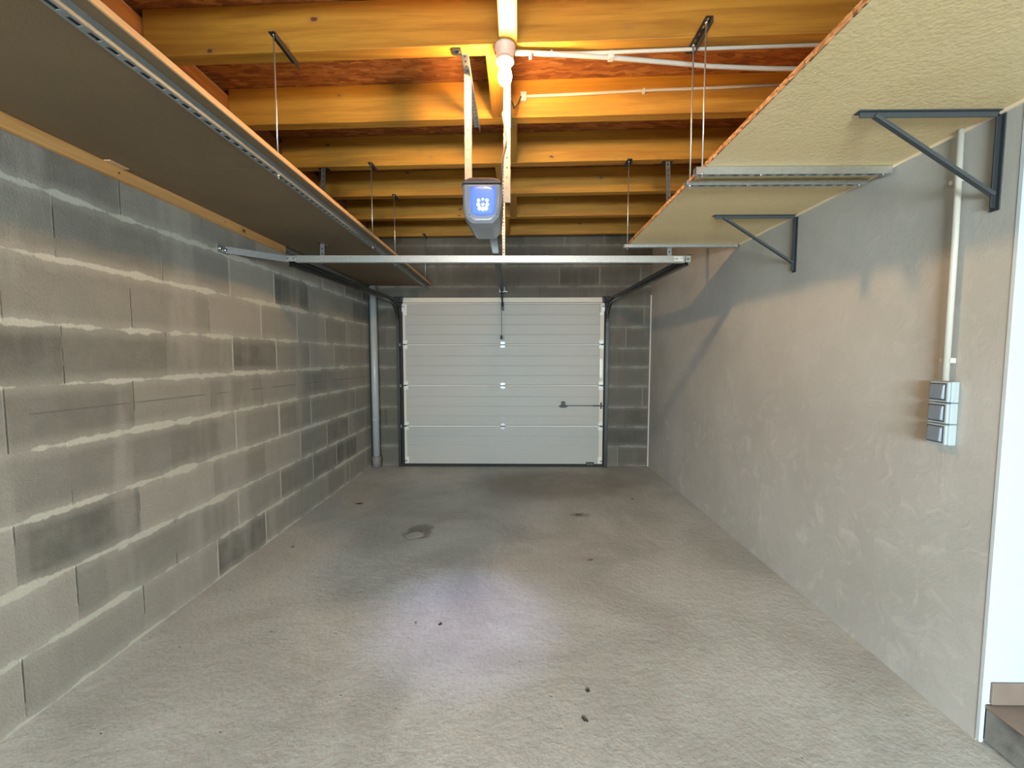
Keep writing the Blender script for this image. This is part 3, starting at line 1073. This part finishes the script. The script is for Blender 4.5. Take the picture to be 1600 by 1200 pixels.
cb = thing('cross_bar', 'straight pale steel bar spanning between the two door tracks', 'bar', (-0.2, 2.9, 2.06))
bm = B()
pa, pb = V((-1.545, 2.90, 2.066)), V((1.150, 2.90, 2.055))
bar(bm, pa, pb, (0, 0, 1), 0.047, 0.003)
bar(bm, pa + V((0, 0.015, 0.022)), pb + V((0, 0.015, 0.022)), (0, 1, 0), 0.030, 0.003)
bar(bm, pa + V((0, 0.015, -0.022)), pb + V((0, 0.015, -0.022)), (0, 1, 0), 0.030, 0.003)
obj('bar', bm, M['galv'], cb, 0.001)
bm = B(); box(bm, 1.076, 1.135, 2.8965, 2.8982, 2.042, 2.072)
o = obj('sticker', bm, M['sticker'], cb)
o['label'] = 'small grey printed sticker'
bm = B()
for k, (a, b, z_) in enumerate(((1.080, 1.100, 2.062), (1.080, 1.105, 2.055), (1.118, 1.128, 2.060))):
    box(bm, a, b, 2.8955, 2.8964, z_ - 0.0015, z_ + 0.0015)
obj('print', bm, M['dark_steel'], o)
bm = B()
box(bm, 1.152, 1.187, 2.893, 2.897, 2.032, 2.078)
box(bm, 1.184, 1.187, 2.897, 2.96, 2.032, 2.078)
e = obj('end_bracket', bm, M['galv'], cb, 0.002)
bm = B(); box(bm, 1.160, 1.176, 2.8915, 2.8928, 2.051, 2.058)
obj('slot', bm, M['rubber'], e)['label'] = 'dark slot in the bracket'
bm = B()
bar(bm, (-1.535, 2.893, 2.066), (-1.60, 2.893, 2.066), (0, 0, 1), 0.040, 0.004)
e = obj('end_bracket', bm, M['galv'], cb, 0.002)
for xx in (-1.548, -1.590):
    bm = B(); lathe(bm, (xx, 2.890, 2.066), [(0.009, -0.006), (0.009, 0)], 6, 'Y')
    obj('bolt', bm, M['screw'], e)

wsr = thing('wall_strap', 'steel strap tying the left end of the cross bar to the block wall', 'strap', (-1.72, 2.75, 2.06))
bm = B()
bar(bm, (-1.60, 2.895, 2.062), (-1.850, 2.640, 2.062), (0, 0, 1), 0.040, 0.003)
bar(bm, (-1.60, 2.910, 2.082), (-1.850, 2.655, 2.082), (1, 0, 0), 0.028, 0.003)
obj('strap', bm, M['galv_dull'], wsr)
bm = B()
box(bm, XL + 0.001, XL + 0.006, 2.575, 2.665, 2.035, 2.085)
wp = obj('wall_plate', bm, M['galv'], wsr, 0.001)
bm = B(); lathe(bm, (XL + 0.006, 2.60, 2.06), [(0.009, 0), (0.009, 0.008)], 6, 'X')
lathe(bm, (XL + 0.006, 2.64, 2.06), [(0.012, 0), (0.012, 0.012), (0.006, 0.014)], 10, 'X')
obj('bolt', bm, M['screw'], wp)


def track_hanger(p0, p1, sgn, label):
    r = thing('track_hanger', label, 'hanger', p1, 'track hangers')
    bm = B()
    perf(bm, p0, p1, (1, 0, 0), 0.032, 0.003, 0.04, 0.014, 0.009)
    q0, q1 = V(p0) + V((sgn * 0.016, 0.014, 0)), V(p1) + V((sgn * 0.016, 0.014, 0))
    bar(bm, q0, q1, (0, 1, 0), 0.028, 0.003)
    obj('perforated_angle', bm, M['galv_dull'], r)
    bm = B()
    x, y = p0[0], p0[1]
    box(bm, x - 0.04, x + 0.04, y - 0.004, y + 0.05, ZJ - 0.0035, ZJ - 0.0008)
    obj('joist_plate', bm, M['dark_steel'], r)


track_hanger((1.118, 3.19, 2.836), (1.150, 3.19, 2.072), 1, 'perforated steel hanger from the ceiling down to the right door track')
track_hanger((-1.500, 3.27, 2.836), (-1.505, 3.215, 2.10), -1, 'perforated steel hanger passing through the left shelf to the left door track')

# ------------------------------------------------------------------ opener
op = thing('garage_door_opener', 'grey ceiling mounted door opener with a glowing blue lamp window', 'opener', (-0.17, 2.2, 2.15))
bm = B()


def loft(bm, sections):
    rings = []
    for y, pts in sections:
        rings.append([bm.verts.new((x, y, z)) for x, z in pts])
    n = len(rings[0])
    for i in range(len(rings) - 1):
        for k in range(n):
            bm.faces.new([rings[i][k], rings[i][(k + 1) % n], rings[i + 1][(k + 1) % n], rings[i + 1][k]])
    bm.faces.new(rings[0][::-1]); bm.faces.new(rings[-1])


def oprof(x0, x1, z0, z1, taper=0.022, r=0.03):
    return [(x0, z1), (x0 + 0.001, z0 + 0.085), (x0 + taper * 0.5, z0 + 0.035), (x0 + taper + r * 0.5, z0 + 0.006), (x0 + taper + r, z0),
            (x1 - taper - r, z0), (x1 - taper - r * 0.5, z0 + 0.006), (x1 - taper * 0.5, z0 + 0.035), (x1 - 0.001, z0 + 0.085), (x1, z1)]


loft(bm, [(2.090, oprof(-0.262, -0.090, 2.062, 2.235)), (2.105, oprof(-0.272, -0.081, 2.050, 2.238)), (2.16, oprof(-0.276, -0.078, 2.046, 2.240)), (2.40, oprof(-0.270, -0.082, 2.055, 2.240))])
obj('housing', bm, M['opener_body'], op, 0.006, seg=2)
bm = B()
loft(bm, [(2.082, [(-0.275, 2.238), (-0.262, 2.250), (-0.235, 2.262), (-0.117, 2.262), (-0.090, 2.250), (-0.081, 2.238)]),
          (2.12, [(-0.282, 2.238), (-0.270, 2.256), (-0.240, 2.272), (-0.114, 2.272), (-0.086, 2.256), (-0.076, 2.238)]),
          (2.41, [(-0.280, 2.238), (-0.270, 2.256), (-0.240, 2.272), (-0.114, 2.272), (-0.086, 2.256), (-0.077, 2.238)])])
obj('lid', bm, M['opener_lid'], op, 0.004, seg=2)['label'] = 'dark brown lid'
# lamp window, slightly bowed
bm = B()
nx, nz = 8, 8
x0, x1, z0, z1 = -0.233, -0.108, 2.088, 2.218
grid = []
for j in range(nz + 1):
    row = []
    for i in range(nx + 1):
        u, v = i / nx, j / nz
        xx = x0 + (x1 - x0) * (0.5 + (u - 0.5) * (0.86 + 0.14 * min(1, v * 3)))
        bow = 0.010 * (1 - (2 * u - 1) ** 2) + 0.006 * (1 - (2 * v - 1) ** 2)
        row.append(bm.verts.new((xx, 2.089 - bow, z0 + (z1 - z0) * v - (0.006 * (1 - (2 * u - 1) ** 2) if j == 0 else 0))))
    grid.append(row)
for j in range(nz):
    for i in range(nx):
        bm.faces.new([grid[j][i], grid[j][i + 1], grid[j + 1][i + 1], grid[j + 1][i]]).smooth = True
wd = obj('lamp_window', bm, M['led_cover'], op)
sd = wd.modifiers.new('solid', 'SOLIDIFY'); sd.thickness = 0.003; sd.offset = -1
wd['label'] = 'blue glowing lamp window'
bm = B()
for (a, b) in ((-0.190, 2.150), (-0.170, 2.154), (-0.151, 2.150), (-0.192, 2.131), (-0.170, 2.131), (-0.149, 2.131), (-0.186, 2.113), (-0.170, 2.110), (-0.155, 2.113)):
    lathe(bm, (a, 2.0735, b), [(0.002, -0.0045), (0.0075, -0.002), (0.0085, 0.002)], 12, 'Y')
obj('led', bm, M['led'], wd)
bm = B()
for a, b, cc, dd in ((-0.240, -0.234, 2.085, 2.222), (-0.107, -0.101, 2.085, 2.222)):
    box(bm, a, b, 2.076, 2.092, cc, dd)
box(bm, -0.240, -0.101, 2.078, 2.092, 2.218, 2.224)
obj('window_frame', bm, M['opener_body'], wd, 0.002)

oprail = thing('opener_rail', 'dark rail running from the opener to the wall above the door', 'rail', (-0.16, 3.7, 2.12))
bm = B()
ra, rb = V((-0.140, 2.405, 2.085)), V((-0.190, 5.12, 2.200))
bar(bm, ra, rb, (1, 0, 0), 0.046, 0.028)
obj('rail', bm, M['dark_steel'], oprail, 0.003)
bm = B(); box(bm, -0.225, -0.150, 5.10, YB - 0.003, 2.17, 2.235)
box(bm, -0.195, -0.120, 5.085, 5.10, 2.172, 2.184)
hb = obj('header_bracket', bm, M['galv_dull'], oprail, 0.002)
bm = B(); lathe(bm, (-0.135, 5.085, 2.178), [(0.008, -0.006), (0.008, 0)], 6, 'Y')
obj('bolt', bm, M['screw'], hb)
bm = B(); bar(bm, (-0.187, 4.93, 2.17), (-0.183, 5.12, 1.985), (1, 0, 0), 0.020, 0.008)
box(bm, -0.200, -0.166, 5.10, DY - 0.007, 1.955, 2.045)
obj('door_arm', bm, M['dark_steel'], oprail, 0.001)['label'] = 'dark arm linking the rail to the door'
rc = thing('release_cord', 'thin dark release cord with a small black knob hanging before the door', 'cord', (-0.19, 4.95, 1.6))
bm = B(); tube(bm, [(-0.185, 4.90, 2.165), (-0.187, 4.90, 2.0), (-0.186, 4.90, 1.64)], 0.003, 6)
obj('cord', bm, M['cord'], rc)
bm = B(); lathe(bm, (-0.190, 4.90, 0), [(0.003, 1.645), (0.012, 1.63), (0.014, 1.605), (0.008, 1.59)], 12)
obj('knob', bm, M['black'], rc)


def strap_hanger(x, ztop, zbot, label, yv=2.20):
    r = thing('opener_hanger', label, 'hanger', (x, yv, zbot), 'straps carrying the opener')
    bm = B()
    perf(bm, (x, 2.075, ZJ - 0.003), (x, 2.71, ZJ - 0.003), (1, 0, 0), 0.034, 0.003, 0.035, 0.013, 0.010)
    bar(bm, (x + 0.018, 2.075, ZJ - 0.017), (x + 0.018, 2.71, ZJ - 0.017), (0, 0, 1), 0.03, 0.003)
    obj('perforated_angle', bm, M['galv'], r)
    bm = B()
    perf(bm, (x, yv, zbot), (x, yv, ztop), (1, 0, 0), 0.034, 0.003, 0.05, 0.006, 0.006)
    bar(bm, (x + 0.016, yv + 0.014, zbot), (x + 0.016, yv + 0.014, ztop), (0, 1, 0), 0.028, 0.003)
    obj('upright', bm, M['zinc_strap'], r)
    bm = B(); box(bm, x - 0.055, x - 0.012, 2.04, 2.085, ZJ - 0.006, ZJ - 0.001)
    lathe(bm, (x - 0.025, 2.062, ZJ - 0.006), [(0.008, -0.006), (0.008, 0)], 6)
    obj('joist_plate', bm, M['dark_steel'], r)


strap_hanger(-0.256, 2.825, 2.275, 'left perforated steel strap holding up the opener')
strap_hanger(-0.055, 2.825, 2.185, 'right steel strap holding up the opener, below the bulb')
bm = B(); perf(bm, (-0.105, 3.20, 2.09), (-0.105, 3.20, 2.835), (1, 0, 0), 0.020, 0.002, 0.025, 0.011, 0.009)
tag(obj('perforated_strap', bm, M['galv']), 'narrow perforated strap hanging to the opener rail behind the opener', 'strap')
bm = B(); tube(bm, [(-0.110, 2.30, 2.278), (-0.085, 2.22, 2.33), (-0.078, 2.185, 2.40), (-0.055, 2.188, 2.5), (-0.078, 2.185, 2.62), (-0.035, 2.23, 2.72), (-0.02, 2.45, 2.80), (0.0, 2.585, 2.90), (0.02, 2.595, 2.95)], 0.004, 8)
tag(obj('power_cable', bm, M['tan_cable']), 'brown cable winding up the right opener strap to the joist', 'cable')

# ------------------------------------------------------------------ bulb and holder
LX, LY = -0.060, 2.035
lp = thing('ceiling_lamp', 'bare lit bulb in a round holder under the first joist', 'lamp', (LX, LY, ZJ))
bm = B(); lathe(bm, (LX, LY, 0), [(0.020, ZJ - 0.001), (0.050, ZJ - 0.001), (0.050, ZJ - 0.012), (0.044, ZJ - 0.020), (0.041, ZJ - 0.050), (0.038, ZJ - 0.060), (0.020, ZJ - 0.060)], 32)
obj('lamp_holder', bm, M['porcelain'], lp)
bm = B(); lathe(bm, (LX, LY, 0), [(0.024, ZJ - 0.060), (0.041, ZJ - 0.060), (0.043, ZJ - 0.072), (0.036, ZJ - 0.078), (0.024, ZJ - 0.078)], 32)
obj('collar', bm, M['clip'], lp)['label'] = 'white collar ring'
bm = B(); lathe(bm, (LX, LY, ZJ), [(0.014, -0.078), (0.018, -0.090), (0.026, -0.105), (0.0315, -0.125), (0.0325, -0.140), (0.029, -0.157), (0.021, -0.170), (0.009, -0.178), (0.002, -0.180)], 18)
obj('bulb', bm, M['bulb'], lp)['label'] = 'glowing warm white glass bulb'

# ------------------------------------------------------------------ conduits
def conduit(pts, r, label, clips=(), mat='conduit'):
    bm = B(); tube(bm, pts, r, 12)
    o = obj('conduit', bm, M[mat])
    tag(o, label, 'conduit', 'white conduits')
    for cpt, sz in clips:
        bm = B(); box(bm, cpt[0] - sz[0], cpt[0] + sz[0], cpt[1] - sz[1], cpt[1] + sz[1], cpt[2] - sz[2], cpt[2] + sz[2])
        obj('clip', bm, M['clip'], o, 0.002)
    return o


conduit([(LX + 0.048, 2.065, 2.826), (0.3, 2.068, 2.827), (0.85, 2.050, 2.829), (1.61, 2.025, 2.829)], 0.008, 'white conduit running straight right from the bulb along the joist',
        [((0.16, 2.068, 2.832), (0.006, 0.012, 0.006))])
conduit([(LX + 0.045, 2.045, 2.818), (0.20, 2.055, 2.815), (0.447, 2.082, 2.816), (0.70, 2.115, 2.816), (0.95, 2.150, 2.817), (1.25, 2.172, 2.818), (1.60, 2.18, 2.82)], 0.0105,
        'white conduit bowing away to the right from the bulb under the deck',
        [((0.06, 2.047, 2.806), (0.006, 0.010, 0.014)), ((0.447, 2.082, 2.83), (0.012, 0.016, 0.024))])
conduit([(0.03, 2.607, 2.957), (0.40, 2.594, 2.962), (0.75, 2.582, 2.970), (1.2, 2.566, 2.974), (1.61, 2.552, 2.982)], 0.008,
        'thin white conduit fixed across the face of the second joist',
        [((0.752, 2.582, 2.966), (0.008, 0.010, 0.014)), ((0.035, 2.603, 2.955), (0.018, 0.008, 0.026))])
sc_ = conduit([(XR - 0.022, 1.600, 1.295), (XR - 0.022, 1.600, 1.8), (XR - 0.022, 1.606, RZ - 0.001)], 0.0105, 'upright white conduit on the right wall above the switches',
              [((XR - 0.012, 1.606, 1.372), (0.011, 0.022, 0.010)), ((XR - 0.012, 1.614, 2.043), (0.011, 0.022, 0.008))])

# ------------------------------------------------------------------ wall switches
slab = ['grey surface mounted wall switch, topmost of the column on the right wall',
        'grey surface mounted wall switch, middle of the column on the right wall',
        'grey surface mounted wall switch, lowest of the column on the right wall']
for i in range(3):
    zt = 1.292 - i * 0.0815
    zb = zt - 0.0795
    y0, y1 = 1.565, 1.642
    r = thing('wall_switch', slab[i], 'switch', (XR, 1.6, (zt + zb) / 2), 'wall switches')
    bm = B(); box(bm, XR - 0.030, XR - 0.0008, y0, y1, zb, zt)
    obj('back_box', bm, M['switch_body'], r, 0.004, seg=2)
    bm = B(); box(bm, XR - 0.042, XR - 0.0305, y0 + 0.001, y1 - 0.001, zb + 0.001, zt - 0.001)
    cv = obj('cover', bm, M['switch_body'], r, 0.005, seg=3)
    bm = B(); box(bm, XR - 0.0435, XR - 0.042, y0 + 0.008, y1 - 0.006, zb + 0.008, zt - 0.006)
    obj('gasket', bm, M['switch_gap'], cv, 0.0006)
    bm = B()
    a, b = y0 + 0.011, y1 - 0.009
    za, zb2 = zb + 0.011, zt - 0.009
    vs = [bm.verts.new(p) for p in ((XR - 0.0435, a, za), (XR - 0.0435, b, za), (XR - 0.0435, b, zb2), (XR - 0.0435, a, zb2),
                                    (XR - 0.053, a + 0.004, za + 0.004), (XR - 0.053, b - 0.004, za + 0.004), (XR - 0.050, b - 0.004, zb2 - 0.004), (XR - 0.050, a + 0.004, zb2 - 0.004))]
    for q in ((0, 1, 2, 3), (7, 6, 5, 4), (0, 4, 5, 1), (1, 5, 6, 2), (2, 6, 7, 3), (3, 7, 4, 0)):
        bm.faces.new([vs[k] for k in q])
    obj('rocker', bm, M['switch_face'], r, 0.0025, seg=2)['label'] = 'darker grey rocker'

# ------------------------------------------------------------------ drain pipe
dp = thing('drain_pipe', 'grey plastic drain pipe standing in the corner left of the door', 'pipe', (-1.768, 5.10, 0))
bm = B(); tube(bm, [(-1.768, 5.10, 0.10), (-1.772, 5.10, 2.25)], 0.043, 24)
obj('pipe', bm, M['pvc'], dp)
bm = B(); lathe(bm, (-1.768, 5.10, 0), [(0.052, 0.001), (0.054, 0.06), (0.058, 0.10), (0.058, 0.135), (0.044, 0.140)], 28)
obj('socket', bm, M['pvc_dark'], dp)['label'] = 'brownish grey socket at the foot'
bm = B(); lathe(bm, (-1.770, 5.10, 0), [(0.0445, 0.60), (0.0452, 0.603), (0.0452, 0.612), (0.0445, 0.615)], 28)
obj('joint_ring', bm, M['pvc'], dp)

# ------------------------------------------------------------------ litter on the floor
deb = [(-1.491, 3.802, 0.040, 0.020, 'dark dry leaf on the floor near the left wall, halfway to the door', 0, 'leaf'),
       (-1.640, 2.905, 0.014, 0.010, 'tiny dark crumb beside the foot of the left block wall', 1, 'crumb'),
       (-0.399, 2.049, 0.011, 0.009, 'small black crumb in the middle of the lamp lit patch', 0, 'crumb'),
       (0.292, 1.631, 0.010, 0.011, 'small black crumb near the bottom of the view, upper of two', 0, 'crumb'),
       (0.257, 1.494, 0.009, 0.020, 'curled dark crumb near the bottom of the view, lower of two', 0, 'crumb'),
       (0.543, 3.544, 0.050, 0.018, 'brown twig scrap on the floor before the door, right of the middle', 1, 'twig'),
       (1.120, 3.960, 0.014, 0.010, 'tiny dark speck on the floor near the right wall', 0, 'crumb'),
       (0.500, 2.740, 0.022, 0.008, 'thin brown splinter on the floor right of the lit patch', 1, 'splinter'),
       (-0.530, 2.060, 0.007, 0.006, 'tiny brown crumb at the left side of the lamp lit patch', 1, 'crumb')]
for k, (x, y, a, b, lab, mk, cat) in enumerate(deb):
    bm = B()
    n = 11
    ring = []
    topv = bm.verts.new((0.1 * a, 0, 0.006 + 0.1 * b))
    rr = random.Random(k + 3)
    for q in range(n):
        an = 2 * PI * q / n
        s_ = rr.uniform(0.55, 1.1)
        ring.append(bm.verts.new((a * s_ * math.cos(an), b * s_ * math.sin(an), rr.uniform(0.001, 0.006))))
    low = [bm.verts.new((v_.co.x * 0.85, v_.co.y * 0.85, 0.0004)) for v_ in ring]
    for q in range(n):
        bm.faces.new([ring[q], ring[(q + 1) % n], topv])
        bm.faces.new([low[q], low[(q + 1) % n], ring[(q + 1) % n], ring[q]])
    bm.faces.new(low[::-1])
    o = obj({'leaf': 'dry_leaf', 'crumb': 'floor_crumb', 'twig': 'twig_scrap', 'splinter': 'wood_splinter'}[cat], bm, M['debris' if mk == 0 else 'debris_brown'])
    o.location = (x, y, 0)
    o.rotation_euler = (0, 0, rr.uniform(0, 1.0) if cat != 'leaf' else 0.2)
    tag(o, lab, cat, 'litter on the concrete floor')

# the opener's own lamp shining down
l = bpy.data.lights.new('opener_lamp', 'SPOT')
l.energy = 70
l.color = (0.55, 0.55, 1.0)
l.spot_size = math.radians(34)
l.spot_blend = 1.0
l.shadow_soft_size = 0.05
o = bpy.data.objects.new('opener_lamp', l)
COL.objects.link(o)
o.location = (-0.17, 2.06, 2.07)
d = V((-0.27, 2.10, 0)) - V(o.location)
o.rotation_euler = d.to_track_quat('-Z', 'Y').to_euler()
